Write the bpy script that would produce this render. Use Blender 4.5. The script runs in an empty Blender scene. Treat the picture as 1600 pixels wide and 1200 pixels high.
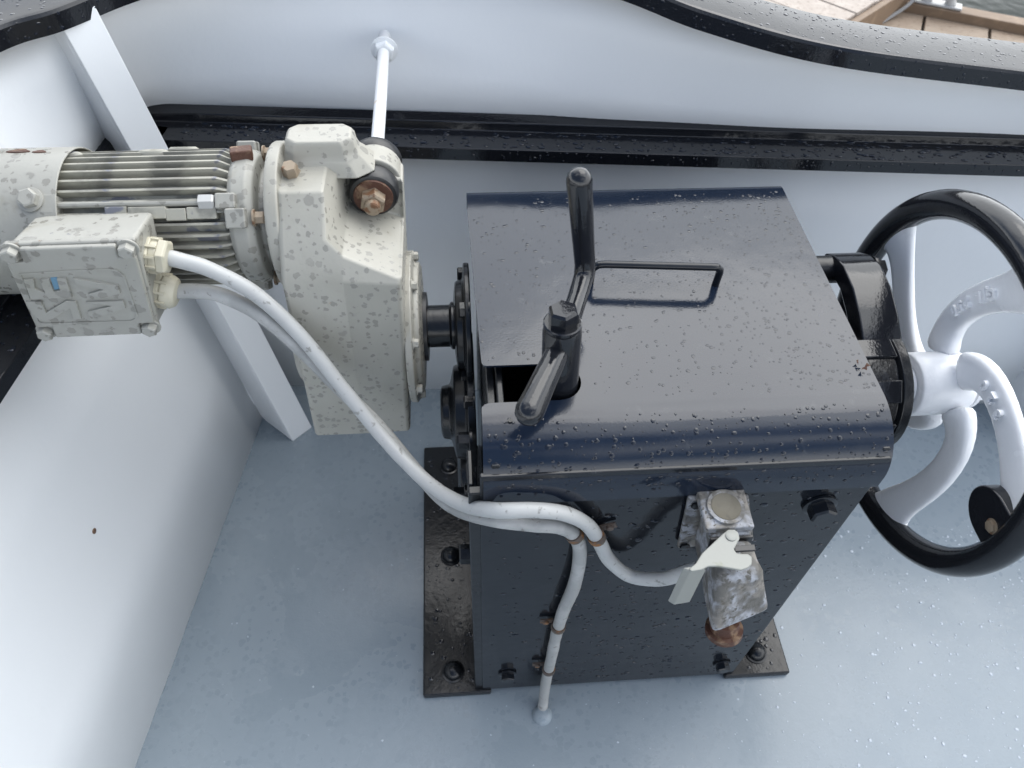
import bpy, bmesh, math, random
from mathutils import Vector as V, Matrix, noise as mnoise
random.seed(7)
D = bpy.data
S = bpy.context.scene
COL = S.collection
R = math.radians
PI = math.pi

# ------------------------------------------------------------------ camera
CAM = V((-0.0148, -0.3813, 1.2341))
PITCH, YAW, ROLL, FPX = 0.8813, 0.1031, 0.0416, 1175.45
fw = V((math.sin(YAW) * math.cos(PITCH), math.cos(YAW) * math.cos(PITCH), -math.sin(PITCH)))
r0 = V((math.cos(YAW), -math.sin(YAW), 0))
u0 = r0.cross(fw)
RT = r0 * math.cos(ROLL) + u0 * math.sin(ROLL)
UP = u0 * math.cos(ROLL) - r0 * math.sin(ROLL)
cam = D.cameras.new('camera')
cam.sensor_width = 36
cam.lens = FPX / 1600 * 36
cam.clip_start, cam.clip_end = 0.02, 3000
cam.dof.use_dof = True
cam.dof.focus_distance = 0.85
cam.dof.aperture_fstop = 9
co = D.objects.new('camera', cam)
COL.objects.link(co)
m = Matrix((RT, UP, -fw)).transposed().to_4x4()
m.translation = CAM
co.matrix_world = m
S.camera = co

# ------------------------------------------------------------------ world, sun, exposure
SUN_AZ, SUN_EL = R(38), R(60)          # azimuth from +y towards +x
sd = V((math.sin(SUN_AZ) * math.cos(SUN_EL), math.cos(SUN_AZ) * math.cos(SUN_EL), math.sin(SUN_EL)))
W = D.worlds.new('World')
S.world = W
W.use_nodes = True
nt = W.node_tree
N, L = nt.nodes, nt.links
for n in list(N):
    N.remove(n)
out = N.new('ShaderNodeOutputWorld')
bg = N.new('ShaderNodeBackground')
bg.inputs['Strength'].default_value = 0.1
L.new(bg.outputs[0], out.inputs[0])
sky = N.new('ShaderNodeTexSky')
sky.sky_type = 'NISHITA'
sky.sun_disc = False
sky.sun_elevation = SUN_EL
sky.sun_rotation = SUN_AZ
tc = N.new('ShaderNodeTexCoord')
nz = N.new('ShaderNodeTexNoise')
nz.inputs['Scale'].default_value = 1.7
nz.inputs['Detail'].default_value = 6
nz.inputs['Roughness'].default_value = 0.55
nz.inputs['Distortion'].default_value = 0.4
L.new(tc.outputs['Generated'], nz.inputs['Vector'])
dot = N.new('ShaderNodeVectorMath')
dot.operation = 'DOT_PRODUCT'
L.new(tc.outputs['Generated'], dot.inputs[0])
dot.inputs[1].default_value = sd
glow = N.new('ShaderNodeMapRange')        # the cloud bank round the veiled sun is the bright one
glow.interpolation_type = 'SMOOTHSTEP'
glow.inputs['From Min'].default_value = -0.35
glow.inputs['From Max'].default_value = 0.95
glow.inputs['To Min'].default_value = 15.0
glow.inputs['To Max'].default_value = 22.0
L.new(dot.outputs['Value'], glow.inputs[0])
bank = N.new('ShaderNodeVectorMath')      # the overcast lies over the bow, the sky astern is clearing
bank.operation = 'DOT_PRODUCT'
L.new(tc.outputs['Generated'], bank.inputs[0])
bank.inputs[1].default_value = (.64, .64, .42)
cov = N.new('ShaderNodeMath')
cov.operation = 'MULTIPLY_ADD'
L.new(bank.outputs['Value'], cov.inputs[0])
cov.inputs[1].default_value = 0.35
L.new(nz.outputs[0], cov.inputs[2])
mask = N.new('ShaderNodeMapRange')
mask.interpolation_type = 'SMOOTHSTEP'
mask.inputs['From Min'].default_value = 0.48
mask.inputs['From Max'].default_value = 0.78
L.new(cov.outputs[0], mask.inputs[0])
tone = N.new('ShaderNodeMapRange')
tone.inputs['From Min'].default_value = 0.3
tone.inputs['From Max'].default_value = 0.75
tone.inputs['To Min'].default_value = 1.15
tone.inputs['To Max'].default_value = 0.75
L.new(nz.outputs[0], tone.inputs[0])
mul = N.new('ShaderNodeMath')
mul.operation = 'MULTIPLY'
L.new(glow.outputs[0], mul.inputs[0])
L.new(tone.outputs[0], mul.inputs[1])
cc = N.new('ShaderNodeVectorMath')
cc.operation = 'SCALE'
cc.inputs[0].default_value = (0.97, 1.0, 1.03)
L.new(mul.outputs[0], cc.inputs['Scale'])
mx = N.new('ShaderNodeMix')
mx.data_type = 'RGBA'
sep = N.new('ShaderNodeSeparateXYZ')     # pale haze and low cloud all round the horizon
L.new(tc.outputs['Generated'], sep.inputs[0])
hz = N.new('ShaderNodeMapRange')
hz.interpolation_type = 'SMOOTHSTEP'
hz.inputs['From Min'].default_value = 0.44
hz.inputs['From Max'].default_value = 0.10
L.new(sep.outputs['Z'], hz.inputs[0])
mxm = N.new('ShaderNodeMath')
mxm.operation = 'MAXIMUM'
L.new(mask.outputs[0], mxm.inputs[0])
L.new(hz.outputs[0], mxm.inputs[1])
L.new(mxm.outputs[0], mx.inputs['Factor'])
L.new(sky.outputs[0], mx.inputs['A'])
L.new(cc.outputs[0], mx.inputs['B'])
L.new(mx.outputs['Result'], bg.inputs['Color'])

sl = D.lights.new('sun', 'SUN')
sl.energy = 0.75
sl.angle = R(45)
sl.color = (1.0, 0.96, 0.90)
so = D.objects.new('sun', sl)
COL.objects.link(so)
so.rotation_euler = sd.to_track_quat('Z', 'Y').to_euler()
so.location = sd * 10
S.view_settings.view_transform = 'Standard'
S.view_settings.look = 'None'
S.view_settings.exposure = 0.72
S.view_settings.gamma = 1
S.view_settings.use_curve_mapping = False


# ------------------------------------------------------------------ photo pixel -> point on a plane of the place
def ray(u, v):
    return fw + RT * ((u - 800) / FPX) - UP * ((v - 600) / FPX)
def at(u, v, n, c):
    d = ray(u, v)
    n = V(n)
    return CAM + d * ((c - n.dot(CAM)) / n.dot(d))
def at_x(u, v, x): return at(u, v, (1, 0, 0), x)
def at_y(u, v, y): return at(u, v, (0, 1, 0), y)
def at_z(u, v, z): return at(u, v, (0, 0, 1), z)


# ------------------------------------------------------------------ materials
def mat(name, base, rough=0.4, metal=0.0, ior=1.5, layers=(), bump=None, bump2=None, rvar=0.0, coat=0.0):
    """layers: (kind, scale, lo, hi, colour[, rough]) laid over the base one after another"""
    mt = D.materials.new(name)
    mt.use_nodes = True
    t = mt.node_tree
    N, L = t.nodes, t.links
    b = N['Principled BSDF']
    b.inputs['Metallic'].default_value = metal
    b.inputs['IOR'].default_value = ior
    b.inputs['Coat Weight'].default_value = coat
    b.inputs['Coat Roughness'].default_value = 0.05
    tc = N.new('ShaderNodeTexCoord')
    col = None
    rgh = None
    def noise(scale, detail=5, dist=0.0, vec=None, rough=.55):
        n = N.new('ShaderNodeTexNoise')
        n.inputs['Scale'].default_value = scale
        n.inputs['Detail'].default_value = detail
        n.inputs['Distortion'].default_value = dist
        n.inputs['Roughness'].default_value = rough
        L.new(vec or tc.outputs['Object'], n.inputs['Vector'])
        return n
    c = N.new('ShaderNodeRGB')
    c.outputs[0].default_value = (*base, 1)
    col = c.outputs[0]
    rv = N.new('ShaderNodeValue')
    rv.outputs[0].default_value = rough
    rgh = rv.outputs[0]
    if rvar:
        n = noise(9, 4)
        mr = N.new('ShaderNodeMapRange')
        mr.inputs['From Min'].default_value = .3
        mr.inputs['From Max'].default_value = .7
        mr.inputs['To Min'].default_value = max(.02, rough - rvar)
        mr.inputs['To Max'].default_value = rough + rvar
        L.new(n.outputs[0], mr.inputs[0])
        rgh = mr.outputs[0]
    for ly in layers:
        kind, scale, lo, hi, lc = ly[:5]
        if kind == 'noise':
            src = noise(scale, 6, 0.3).outputs[0]
        elif kind == 'streak':
            mp = N.new('ShaderNodeMapping')
            mp.inputs['Scale'].default_value = (1, 1, .18)
            L.new(tc.outputs['Object'], mp.inputs[0])
            src = noise(scale, 6, 0.2, mp.outputs[0]).outputs[0]
        elif kind == 'spots':
            dn = noise(scale * 1.9, 2)
            ad = N.new('ShaderNodeVectorMath')
            ad.operation = 'MULTIPLY_ADD'
            L.new(dn.outputs['Color'], ad.inputs[0])
            ad.inputs[1].default_value = (.65 / scale,) * 3
            L.new(tc.outputs['Object'], ad.inputs[2])
            vo = N.new('ShaderNodeTexVoronoi')
            vo.inputs['Scale'].default_value = scale
            L.new(ad.outputs[0], vo.inputs['Vector'])
            sp = N.new('ShaderNodeSeparateColor')
            L.new(vo.outputs['Color'], sp.inputs[0])
            sb = N.new('ShaderNodeMath')      # radius differs from drop to drop
            sb.operation = 'MULTIPLY_ADD'
            L.new(sp.outputs[0], sb.inputs[0])
            sb.inputs[1].default_value = 0.60
            mi = N.new('ShaderNodeMath')
            mi.operation = 'SUBTRACT'
            mi.inputs[0].default_value = 0
            L.new(vo.outputs['Distance'], mi.inputs[1])
            L.new(mi.outputs[0], sb.inputs[2])
            src = sb.outputs[0]
        mr = N.new('ShaderNodeMapRange')
        mr.interpolation_type = 'SMOOTHSTEP'
        mr.inputs['From Min'].default_value = lo
        mr.inputs['From Max'].default_value = hi
        L.new(src, mr.inputs[0])
        f = mr.outputs[0]
        x = N.new('ShaderNodeMix')
        x.data_type = 'RGBA'
        L.new(f, x.inputs['Factor'])
        L.new(col, x.inputs['A'])
        x.inputs['B'].default_value = (*lc, 1)
        col = x.outputs['Result']
        if len(ly) > 5:
            y = N.new('ShaderNodeMix')
            L.new(f, y.inputs['Factor'])
            L.new(rgh, y.inputs['A'])
            y.inputs['B'].default_value = ly[5]
            rgh = y.outputs['Result']
    L.new(col, b.inputs['Base Color'])
    L.new(rgh, b.inputs['Roughness'])
    prev = None
    for bp in (bump, bump2):
        if bp:
            sc, dist = bp[:2]
            bn = N.new('ShaderNodeBump')
            bn.inputs['Strength'].default_value = bp[2] if len(bp) > 2 else .5
            bn.inputs['Distance'].default_value = dist
            L.new(noise(sc, 3).outputs[0], bn.inputs['Height'])
            if prev:
                L.new(prev, bn.inputs['Normal'])
            prev = bn.outputs[0]
    if prev:
        L.new(prev, b.inputs['Normal'])
    return mt

M = {}
M['black'] = mat('black_gloss_paint', (.009, .0145, .027), .11, ior=1.5, bump=(9, .003, .3), bump2=(420, .0002, .3), rvar=.02,
                 layers=[('noise', 55, .62, .80, (.035, .04, .05), .25)])
M['panel'] = mat('black_panel_paint', (.010, .012, .016), .12, ior=1.42, bump=(10, .004, .4), bump2=(350, .0002, .3), rvar=.03,
                 layers=[('noise', 40, .62, .8, (.026, .028, .033), .3)])
M['cast'] = mat('black_painted_casting', (.009, .010, .012),   .24, ior=1.45, bump=(110, .0006, .5), bump2=(30, .002, .4), rvar=.06,
                layers=[('noise', 70, .755, .78, (.10, .05, .028), .7)])
M['railpaint'] = mat('wet_black_rail_paint', (.011, .012, .015), .09, ior=1.5, bump=(40, .0008, .4), bump2=(300, .0003, .4), rvar=.03)
M['drop'] = mat('water_on_black_paint', (.009, .012, .020), .03, ior=1.5)
M['wall'] = mat('pale_grey_ship_paint', (.78, .798, .812), .36, ior=1.45, bump=(5, .006, .35), bump2=(55, .0010, .35), rvar=.06,
                layers=[('noise', 3, .45, .75, (.79, .808, .822)), ('noise', 130, .765, .80, (.58, .59, .61)), ('streak', 9, .55, .95, (.757, .778, .797))])
M['deck'] = mat('grey_deck_paint', (.245, .29, .328), .28, ior=1.45, bump=(11, .003, .3), bump2=(260, .0005, .35), rvar=.07,
                layers=[('noise', 6, .42, .72, (.254, .298, .335)), ('noise', 3.2, .57, .60, (.238, .283, .32), .22), ('spots', 85, .05, .09, (.232, .276, .313), .2),
                        ('noise', 260, .73, .77, (.13, .15, .17))])
M['white'] = mat('white_gloss_paint', (.85, .86, .88), .25, bump=(45, .003, .35), rvar=.05,
                 layers=[('noise', 26, .66, .82, (.77, .785, .80)), ('noise', 75, .765, .80, (.50, .27, .10), .7)])
M['cream'] = mat('weathered_motor_paint', (.325, .32, .288), .44, bump=(60, .0012, .4), bump2=(400, .0003, .3),
                 layers=[('noise', 16, .48, .75, (.30, .295, .255)), ('spots', 100, .02, .16, (.235, .228, .203), .22), ('spots', 50, .10, .28, (.235, .23, .206), .22), ('streak', 30, .58, .80, (.25, .235, .19)),
                         ('noise', 34, .69, .71, (.13, .13, .145), .4), ('noise', 21, .73, .76, (.22, .12, .06), .7)])
M['gear'] = mat('cream_gearbox_paint', (.375, .363, .318), .42, bump=(40, .002, .35), bump2=(300, .0004, .4),
                layers=[('noise', 12, .45, .75, (.325, .313, .268)), ('spots', 125, .02, .16, (.268, .26, .23), .22), ('spots', 58, .20, .34, (.285, .276, .244), .22), ('streak', 26, .56, .80, (.30, .28, .23)),
                        ('noise', 30, .74, .77, (.33, .22, .12), .7)])
M['fin'] = mat('grimy_fin_paint', (.34, .33, .28), .55, bump=(70, .001, .4),
               layers=[('noise', 28, .46, .62, (.20, .195, .17)), ('noise', 24, .62, .66, (.16, .165, .19), .35), ('noise', 60, .68, .72, (.42, .44, .47), .4)])
M['cable'] = mat('grey_white_cable_sheath', (.44, .447, .44), .42, bump=(50, .0012, .4),
                 layers=[('noise', 30, .48, .7, (.42, .425, .42)), ('noise', 110, .60, .68, (.25, .25, .24))])
M['cable2'] = mat('dulled_cable_sheath', (.33, .333, .325), .42, bump=(50, .0012, .4),
                  layers=[('noise', 30, .45, .7, (.44, .44, .43)), ('noise', 110, .60, .68, (.22, .21, .195))])
M['gland'] = mat('ivory_plastic', (.50, .47, .37), .38, bump=(90, .0006, .3), layers=[('noise', 40, .58, .75, (.42, .38, .28))])
M['alu'] = mat('corroded_aluminium', (.125, .12, .11), .7, bump=(85, .0022, .8), bump2=(260, .0008, .6),
               layers=[('noise', 38, .50, .62, (.21, .195, .175)), ('noise', 52, .44, .68, (.36, .375, .41), .8), ('noise', 170, .54, .64, (.10, .095, .085), .7), ('noise', 90, .66, .70, (.10, .09, .075))])
M['rust'] = mat('rusty_steel', (.085, .036, .022), .55, metal=.1, bump=(120, .002, .8), layers=[('noise', 60, .5, .65, (.22, .14, .085)), ('noise', 45, .6, .7, (.06, .03, .02))])
M['nut'] = mat('stained_nut', (.27, .215, .155), .5, metal=.2, bump=(150, .001, .6), layers=[('noise', 90, .5, .65, (.16, .08, .04))])
M['zinc'] = mat('galvanised_steel', (.44, .44, .43), .5, metal=.3, bump=(60, .001, .5), layers=[('noise', 50, .55, .7, (.45, .45, .44))])
M['bowl'] = mat('stained_recess', (.09, .08, .055), .45, bump=(120, .001, .5), layers=[('noise', 60, .5, .65, (.05, .045, .035))])
M['lining'] = mat('worn_black_lining', (.011, .011, .012), .2, bump=(60, .002, .6), layers=[('noise', 45, .66, .70, (.30, .29, .26)), ('noise', 80, .72, .76, (.16, .07, .03), .7)])
M['rubber'] = mat('black_rubber', (.018, .018, .019), .35, bump=(80, .001, .5))
M['latch'] = mat('off_white_plastic', (.27, .275, .25), .35, bump=(60, .001, .3), layers=[('noise', 55, .60, .74, (.23, .235, .19))])
M['blue'] = mat('blue_paint_remnant', (.12, .25, .36), .4)
M['ply'] = mat('weathered_light_planks', (.37, .315, .27), .6, bump=(30, .003, .6), layers=[('noise', 14, .45, .7, (.44, .385, .335)), ('noise', 60, .52, .7, (.26, .205, .165))])
M['board'] = mat('tan_pontoon_boards', (.26, .195, .14), .6, bump=(30, .003, .6), layers=[('noise', 9, .45, .7, (.31, .245, .185)), ('noise', 50, .54, .7, (.18, .13, .09))])
M['beam'] = mat('brown_timber', (.20, .135, .085), .6, bump=(30, .003, .6), layers=[('noise', 20, .5, .7, (.26, .18, .115))])
M['water'] = mat('harbour_water', (.006, .012, .009), .05, ior=1.14, bump=(2.2, .05, .6), bump2=(9, .008, .5))
M['bead'] = mat('deck_beads_painted_glint', (.46, .51, .57), .04, ior=1.45)  # pale base colour paints bright-sky glints onto the water beads
M['hullside'] = mat('black_hull_paint', (.02, .02, .024), .3)
M['rope'] = mat('grey_rope', (.25, .25, .25), .8)
M['weld'] = mat('pale_sealant', (.42, .43, .42), .5, bump=(90, .002, .8))


# ------------------------------------------------------------------ mesh helpers
class MB:
    def __init__(self):
        self.v, self.f = [], []
    def add(self, vs, fs):
        k = len(self.v)
        self.v += [V(p) for p in vs]
        self.f += [tuple(i + k for i in f) for f in fs]
        return self
    def box(self, lo, hi, mtx=None):
        x0, y0, z0 = lo
        x1, y1, z1 = hi
        vs = [V((x, y, z)) for z in (z0, z1) for y in (y0, y1) for x in (x0, x1)]
        if mtx:
            vs = [mtx @ p for p in vs]
        return self.add(vs, [(0, 2, 3, 1), (4, 5, 7, 6), (0, 1, 5, 4), (2, 6, 7, 3), (0, 4, 6, 2), (1, 3, 7, 5)])
    def loft(self, rings, closed=True, caps=True):
        n = len(rings[0])
        vs = [p for r in rings for p in r]
        fs = []
        for i in range(len(rings) - 1):
            for j in range(n if closed else n - 1):
                a, b = i * n + j, i * n + (j + 1) % n
                fs.append((a, b, b + n, a + n))
        if caps and closed:
            fs.append(tuple(reversed(range(n))))
            fs.append(tuple(range((len(rings) - 1) * n, len(rings) * n)))
        return self.add(vs, fs)
    def tube(self, pts, rad, n=14, caps=True, round_ends=False):
        pts = [V(p) for p in pts]
        if not hasattr(rad, '__len__'):
            rad = [rad] * len(pts)
        rad = list(rad)
        if round_ends:
            t0 = (pts[0] - pts[1]).normalized()
            t1 = (pts[-1] - pts[-2]).normalized()
            a, ra, b, rb = pts[0], rad[0], pts[-1], rad[-1]
            pre = [(a + t0 * ra * math.sin(q), ra * math.cos(q)) for q in (R(80), R(55), R(28))]
            post = [(b + t1 * rb * math.sin(q), rb * math.cos(q)) for q in (R(28), R(55), R(80))]
            pts = [p for p, _ in pre] + pts + [p for p, _ in post]
            rad = [r for _, r in pre] + rad + [r for _, r in post]
        rings = []
        nrm = None
        for i, p in enumerate(pts):
            t = (pts[min(i + 1, len(pts) - 1)] - pts[max(i - 1, 0)]).normalized()
            if nrm is None:
                nrm = t.orthogonal().normalized()
            nrm = (nrm - t * nrm.dot(t)).normalized()
            bi = t.cross(nrm)
            rings.append([p + (nrm * math.cos(2 * PI * k / n) + bi * math.sin(2 * PI * k / n)) * rad[i] for k in range(n)])
        return self.loft(rings, True, caps)
    def lathe(self, prof, n=32, axis='z', c=(0, 0, 0)):
        """prof: (radius, height) pairs, caps closed"""
        c = V(c)
        rings = []
        for r, h in prof:
            ring = []
            for k in range(n):
                a = 2 * PI * k / n
                x, y = r * math.cos(a), r * math.sin(a)
                ring.append(c + (V((x, y, h)) if axis == 'z' else V((h, x, y)) if axis == 'x' else V((y, h, x))))
            rings.append(ring)
        return self.loft(rings)
    def prism(self, poly, d):
        """poly: list of 3-D points in a plane, pushed along vector d"""
        poly = [V(p) for p in poly]
        return self.loft([poly, [p + V(d) for p in poly]])
    def mesh(self, name, smooth=35, clean=True):
        me = D.meshes.new(name)
        me.from_pydata([tuple(p) for p in self.v], [], self.f)
        bm = bmesh.new()
        bm.from_mesh(me)
        if clean:
            bmesh.ops.recalc_face_normals(bm, faces=bm.faces)
        bm.to_mesh(me)
        bm.free()
        for p in me.polygons:
            p.use_smooth = True
        me.set_sharp_from_angle(angle=R(smooth))
        return me

def link(name, data, m, parent, mtx=None):
    o = D.objects.new(name, data)
    COL.objects.link(o)
    if data is not None and m is not None and not len(data.materials):
        data.materials.append(m)
    if parent is not None:
        o.parent = parent
        w = parent.get('_w')
        base = WORLD.get(parent.name, Matrix())
        o.matrix_parent_inverse = base.inverted()
    mt = mtx or Matrix()
    o.matrix_basis = mt
    WORLD[o.name] = mt.copy()
    return o
WORLD = {}

def obj(name, mb, m, parent=None, bevel=0, smooth=35, seg=2, subd=0, kind=None, solid=0, label=None):
    me = mb.mesh(name, smooth)
    o = link(name, me, M[m], parent)
    if solid:
        md = o.modifiers.new('thickness', 'SOLIDIFY')
        md.thickness = solid
        md.offset = -1
    if bevel:
        md = o.modifiers.new('edge', 'BEVEL')
        md.width = bevel
        md.segments = seg
        md.limit_method = 'ANGLE'
        md.angle_limit = R(32)
        md.harden_normals = True
    if subd:
        md = o.modifiers.new('sub', 'SUBSURF')
        md.levels = md.render_levels = subd
    if kind:
        o['kind'] = kind
    if label:
        o['label'] = label
    return o

def thing(name, label, cat, loc=(0, 0, 0), group=None):
    o = link(name, None, None, None, Matrix.Translation(V(loc)))
    o.empty_display_size = .05
    o['label'] = label
    o['category'] = cat
    if group:
        o['group'] = group
    return o
def tag(o, label, cat, group=None):
    o['label'] = label
    o['category'] = cat
    if group:
        o['group'] = group
    return o

def frame(loc, zdir, spin=0):
    q = V(zdir).normalized().to_track_quat('Z', 'Y').to_matrix().to_4x4()
    return Matrix.Translation(V(loc)) @ q @ Matrix.Rotation(spin, 4, 'Z')

_bolts = {}
def bolt(name, loc, zdir, r, h, m, parent, washer=True, spin=0.3, dome=False, square=False):
    key = (round(r, 4), round(h, 4), m, washer, dome, square)
    if key not in _bolts:
        mb = MB()
        if dome:
            mb.lathe([(r * 1.18, 0), (r * 1.18, h * .12), (r, h * .16), (r * .93, h * .45), (r * .72, h * .75), (r * .4, h * .94), (.001, h)], 22)
        else:
            if washer:
                mb.lathe([(r * 1.45, 0), (r * 1.45, h * .16), (r * 1.35, h * .2)], 22)
            n = 4 if square else 6
            rg = lambda q, z: [V((q * math.cos(2 * PI * k / n), q * math.sin(2 * PI * k / n), z)) for k in range(n)]
            b0 = h * .2 if washer else 0
            mb.loft([rg(r * 1.12, b0), rg(r * 1.12, h * .88), rg(r * .93, h)])
        me = mb.mesh(name, 30)
        me.materials.append(M[m])
        _bolts[key] = me
    return link(name, _bolts[key], None, parent, frame(loc, zdir, spin))

def smooth_path(pts, n=8):
    pts = [V(p) for p in pts]
    P = [pts[0] * 2 - pts[1]] + pts + [pts[-1] * 2 - pts[-2]]
    o = []
    for i in range(1, len(P) - 2):
        a, b, c, d = P[i - 1:i + 3]
        for k in range(n):
            t = k / n
            o.append(.5 * ((2 * b) + (c - a) * t + (2 * a - 5 * b + 4 * c - d) * t * t + (3 * b - a - 3 * c + d) * t ** 3))
    o.append(pts[-1])
    return o

def drops(mb, o, ux, uy, n, count, rmin, rmax, test=None, stretch=1.0, flat=.35, sdir=None):
    """beads of water scattered on the patch o + a*ux + b*uy"""
    o, ux, uy, n = V(o), V(ux), V(uy), V(n).normalized()
    ex = ux.normalized() if sdir is None else V(sdir).normalized()
    ey = n.cross(ex).normalized()
    for _ in range(count):
        a, b = random.random(), random.random()
        if test and not test(a, b):
            continue
        c = o + ux * a + uy * b
        r = rmin + (rmax - rmin) * random.random() ** 2.2
        sx = r * random.uniform(.8, 1.25) * stretch
        sy = r * random.uniform(.75, 1.15)
        h = r * flat * random.uniform(.7, 1.2)
        ph = random.uniform(0, 6.28)
        k = 8
        wob = [random.uniform(.8, 1.2) for _ in range(k)]
        ring = lambda q, z: [c + ex * (sx * q * wob[i] * math.cos(2 * PI * i / k + ph)) + ey * (sy * q * wob[i] * math.sin(2 * PI * i / k + ph)) + n * z for i in range(k)]
        vs = ring(1, -.0001) + ring(.72, h * .75) + [c + n * h]
        fs = [(i, (i + 1) % k, k + (i + 1) % k, k + i) for i in range(k)] + [(k + i, k + (i + 1) % k, 2 * k) for i in range(k)]
        mb.add(vs, fs)


# ================================================================== SETTING
# harbour water
o = obj('water', MB().add([(-900, -900, -.62), (900, -900, -.62), (900, 900, -.62), (-900, 900, -.62)], [(0, 1, 2, 3)]), 'water')
o['kind'] = 'structure'

# back wall line on deck: .082 x + y = .623 ; left wall line
def back_y(x): return .623 - .082 * x
def left_x(y, z=0): return -.428 + .1525 * (y - .561) - .125 * z
dk = MB()
nx, ny = 30, 30
corner = V((left_x(.655), .655, 0))
dk.add([(left_x(-2.4) - .02, -2.4, 0), (2.3, -2.4, 0), (2.3, back_y(2.3) + .02, 0), (-.41, back_y(-.41) + .02, 0), (left_x(.66) - .005, .675, 0)], [(0, 1, 2, 3, 4)])
o = obj('deck', dk, 'deck')
o['kind'] = 'structure'

# ------------------------------------------------------------------ bulwark
bw = thing('bulwark', 'pale grey welded steel bulwark with black stringer and cap rail around the deck', 'bulwark', (0, .62, 0))
ZS = .60
lp = MB()
ys = [-2.4 + i * (3.06 / 12) for i in range(13)]
zs = [0, .2, .4, ZS]
lp.loft([[V((left_x(y, z), y, z)) for z in zs] for y in ys], closed=False, caps=False)
obj('side_plate', lp, 'wall', bw, solid=.006)
bp = MB()
xs = [-.515 + i * (2.85 / 14) for i in range(15)]
bp.loft([[V((x, back_y(x), z)) for z in zs] for x in xs], closed=False, caps=False)
obj('end_plate', bp, 'wall', bw, solid=.006)

# rail: inner lower edge of the cap
rail_in = [V((-.86, -2.2, .80)), V((-.72, -.6, .80)), V((-.655, .05, .80)), V((-.605, .33, .80)), at_z(0, 82, .80), at_z(100, 48, .80), at_z(220, 0, .80), V((-.27, .668, .818)),
           V((-.12, .675, .838)), V((.05, .645, .836)), at_z(970, 0, .81), at_z(1100, 50, .78), at_z(1300, 103, .75), at_z(1600, 142, .72), V((1.1, .465, .70)), V((1.6, .42, .69)), V((2.2, .36, .69))]
RP = smooth_path(rail_in, 10)
def rail_normal(i):
    t = RP[min(i + 1, len(RP) - 1)] - RP[max(i - 1, 0)]
    return V((-t.y, t.x, 0)).normalized()
NRM = [rail_normal(i) for i in range(len(RP))]
rw, rh = .092, .026
rings = []
for p, n in zip(RP, NRM):
    prof = [(0, 0), (.0, rh * .80), (.002, rh * .94), (.007, rh), (rw - .006, rh), (rw, rh * .8), (rw, 0)]
    rings.append([p + n * a + V((0, 0, b)) for a, b in prof])
rail = obj('cap_rail', MB().loft(rings), 'railpaint', bw, smooth=25)
# upper plate: from the stringer up to the rail, round the corner
bot_in = [V((left_x(y, ZS) - .001, y, ZS)) for y in (-2.2, -.6, .05, .33, .455, .535)]
bot_in += [V((-.4925, .640, ZS)), V((-.425, back_y(-.425) + .001, ZS))] + [V((p.x, back_y(p.x) + .001, ZS)) for p in rail_in[8:]]
BPth = smooth_path(bot_in, 10)
rings = []
for p, n, bot in zip(RP, NRM, BPth):
    top = p + n * .046 + V((0, 0, .004))
    rings.append([bot, bot.lerp(top, .33) - n * .002, bot.lerp(top, .66) - n * .002, top])
obj('upper_plate', MB().loft(rings, closed=False, caps=False), 'wall', bw, solid=.005, smooth=50)

# stringers (black flat bars with an edge lip)
def bar(points, inward, w, t):
    rings = []
    for p, n in zip(points, inward):
        rings.append([p - n * .004, p + n * w, p + n * w + V((0, 0, t)), p + n * (w * .24) + V((0, 0, t)), p + n * (w * .20) + V((0, 0, t + .012)), p - n * .004 + V((0, 0, t + .018))])
    return MB().loft(rings)
zb = .598
pts = [V((x, back_y(x), zb)) for x in xs]
nb = V((-.082, -1, 0)).normalized()
st = obj('stringer', bar(pts, [nb] * len(pts), .062, .020), 'railpaint', bw, bevel=.0015)
sd_ = MB()
for k in range(3):
    drops(sd_, (-.4 + k * .43, back_y(-.4 + k * .43) - .058, zb + .0205), (.42, -.0344, 0), (0, .046, 0), (0, 0, 1), 210, .0008, .0034, stretch=1.7, flat=.34)
drops(sd_, (-.4, back_y(-.4) - .0628, zb + .002), (1.3, -.1066, 0), (0, 0, .016), (-.082, -1, 0), 150, .001, .0022, flat=.5)
obj('water_drops', sd_, 'drop', st, kind='stuff')
ys2 = [-2.4 + i * (3.04 / 12) for i in range(13)]
pl = [V((left_x(y, zb), y, zb)) for y in ys2]
nl = V((1, -.1525, 0)).normalized()
sl_ = obj('stringer', bar(pl, [nl] * len(pl), .068, .020), 'railpaint', bw, bevel=.0015)
sd_ = MB()
drops(sd_, V((left_x(.05, zb) + .008, .05, zb + .0205)), V((.0763, .5, 0)), V((.058, 0, 0)), (0, 0, 1), 240, .0011, .004, stretch=1.2)
obj('water_drops', sd_, 'drop', sl_, kind='stuff')
# beads on the cap rail
rd = MB()
for i in range(len(RP) - 1):
    p, q, n = RP[i], RP[i + 1], NRM[i]
    if q.x < -.7 or p.x > 1.0 or p.y < -.2:
        continue
    Ls = (q - p).length
    big = 1.0 if p.x < .4 else 1.0
    drops(rd, p + n * .008 + V((0, 0, rh)), q - p, n * (rw - .016), (0, 0, 1), int(Ls * 900), .0006, .0026, stretch=1.2, flat=.32)
    drops(rd, p + V((0, 0, .002)), q - p, V((0, 0, rh * .75)), -n, int(Ls * 330), .0008, .0022, flat=.5)
obj('water_drops', rd, 'drop', rail, kind='stuff')

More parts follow.
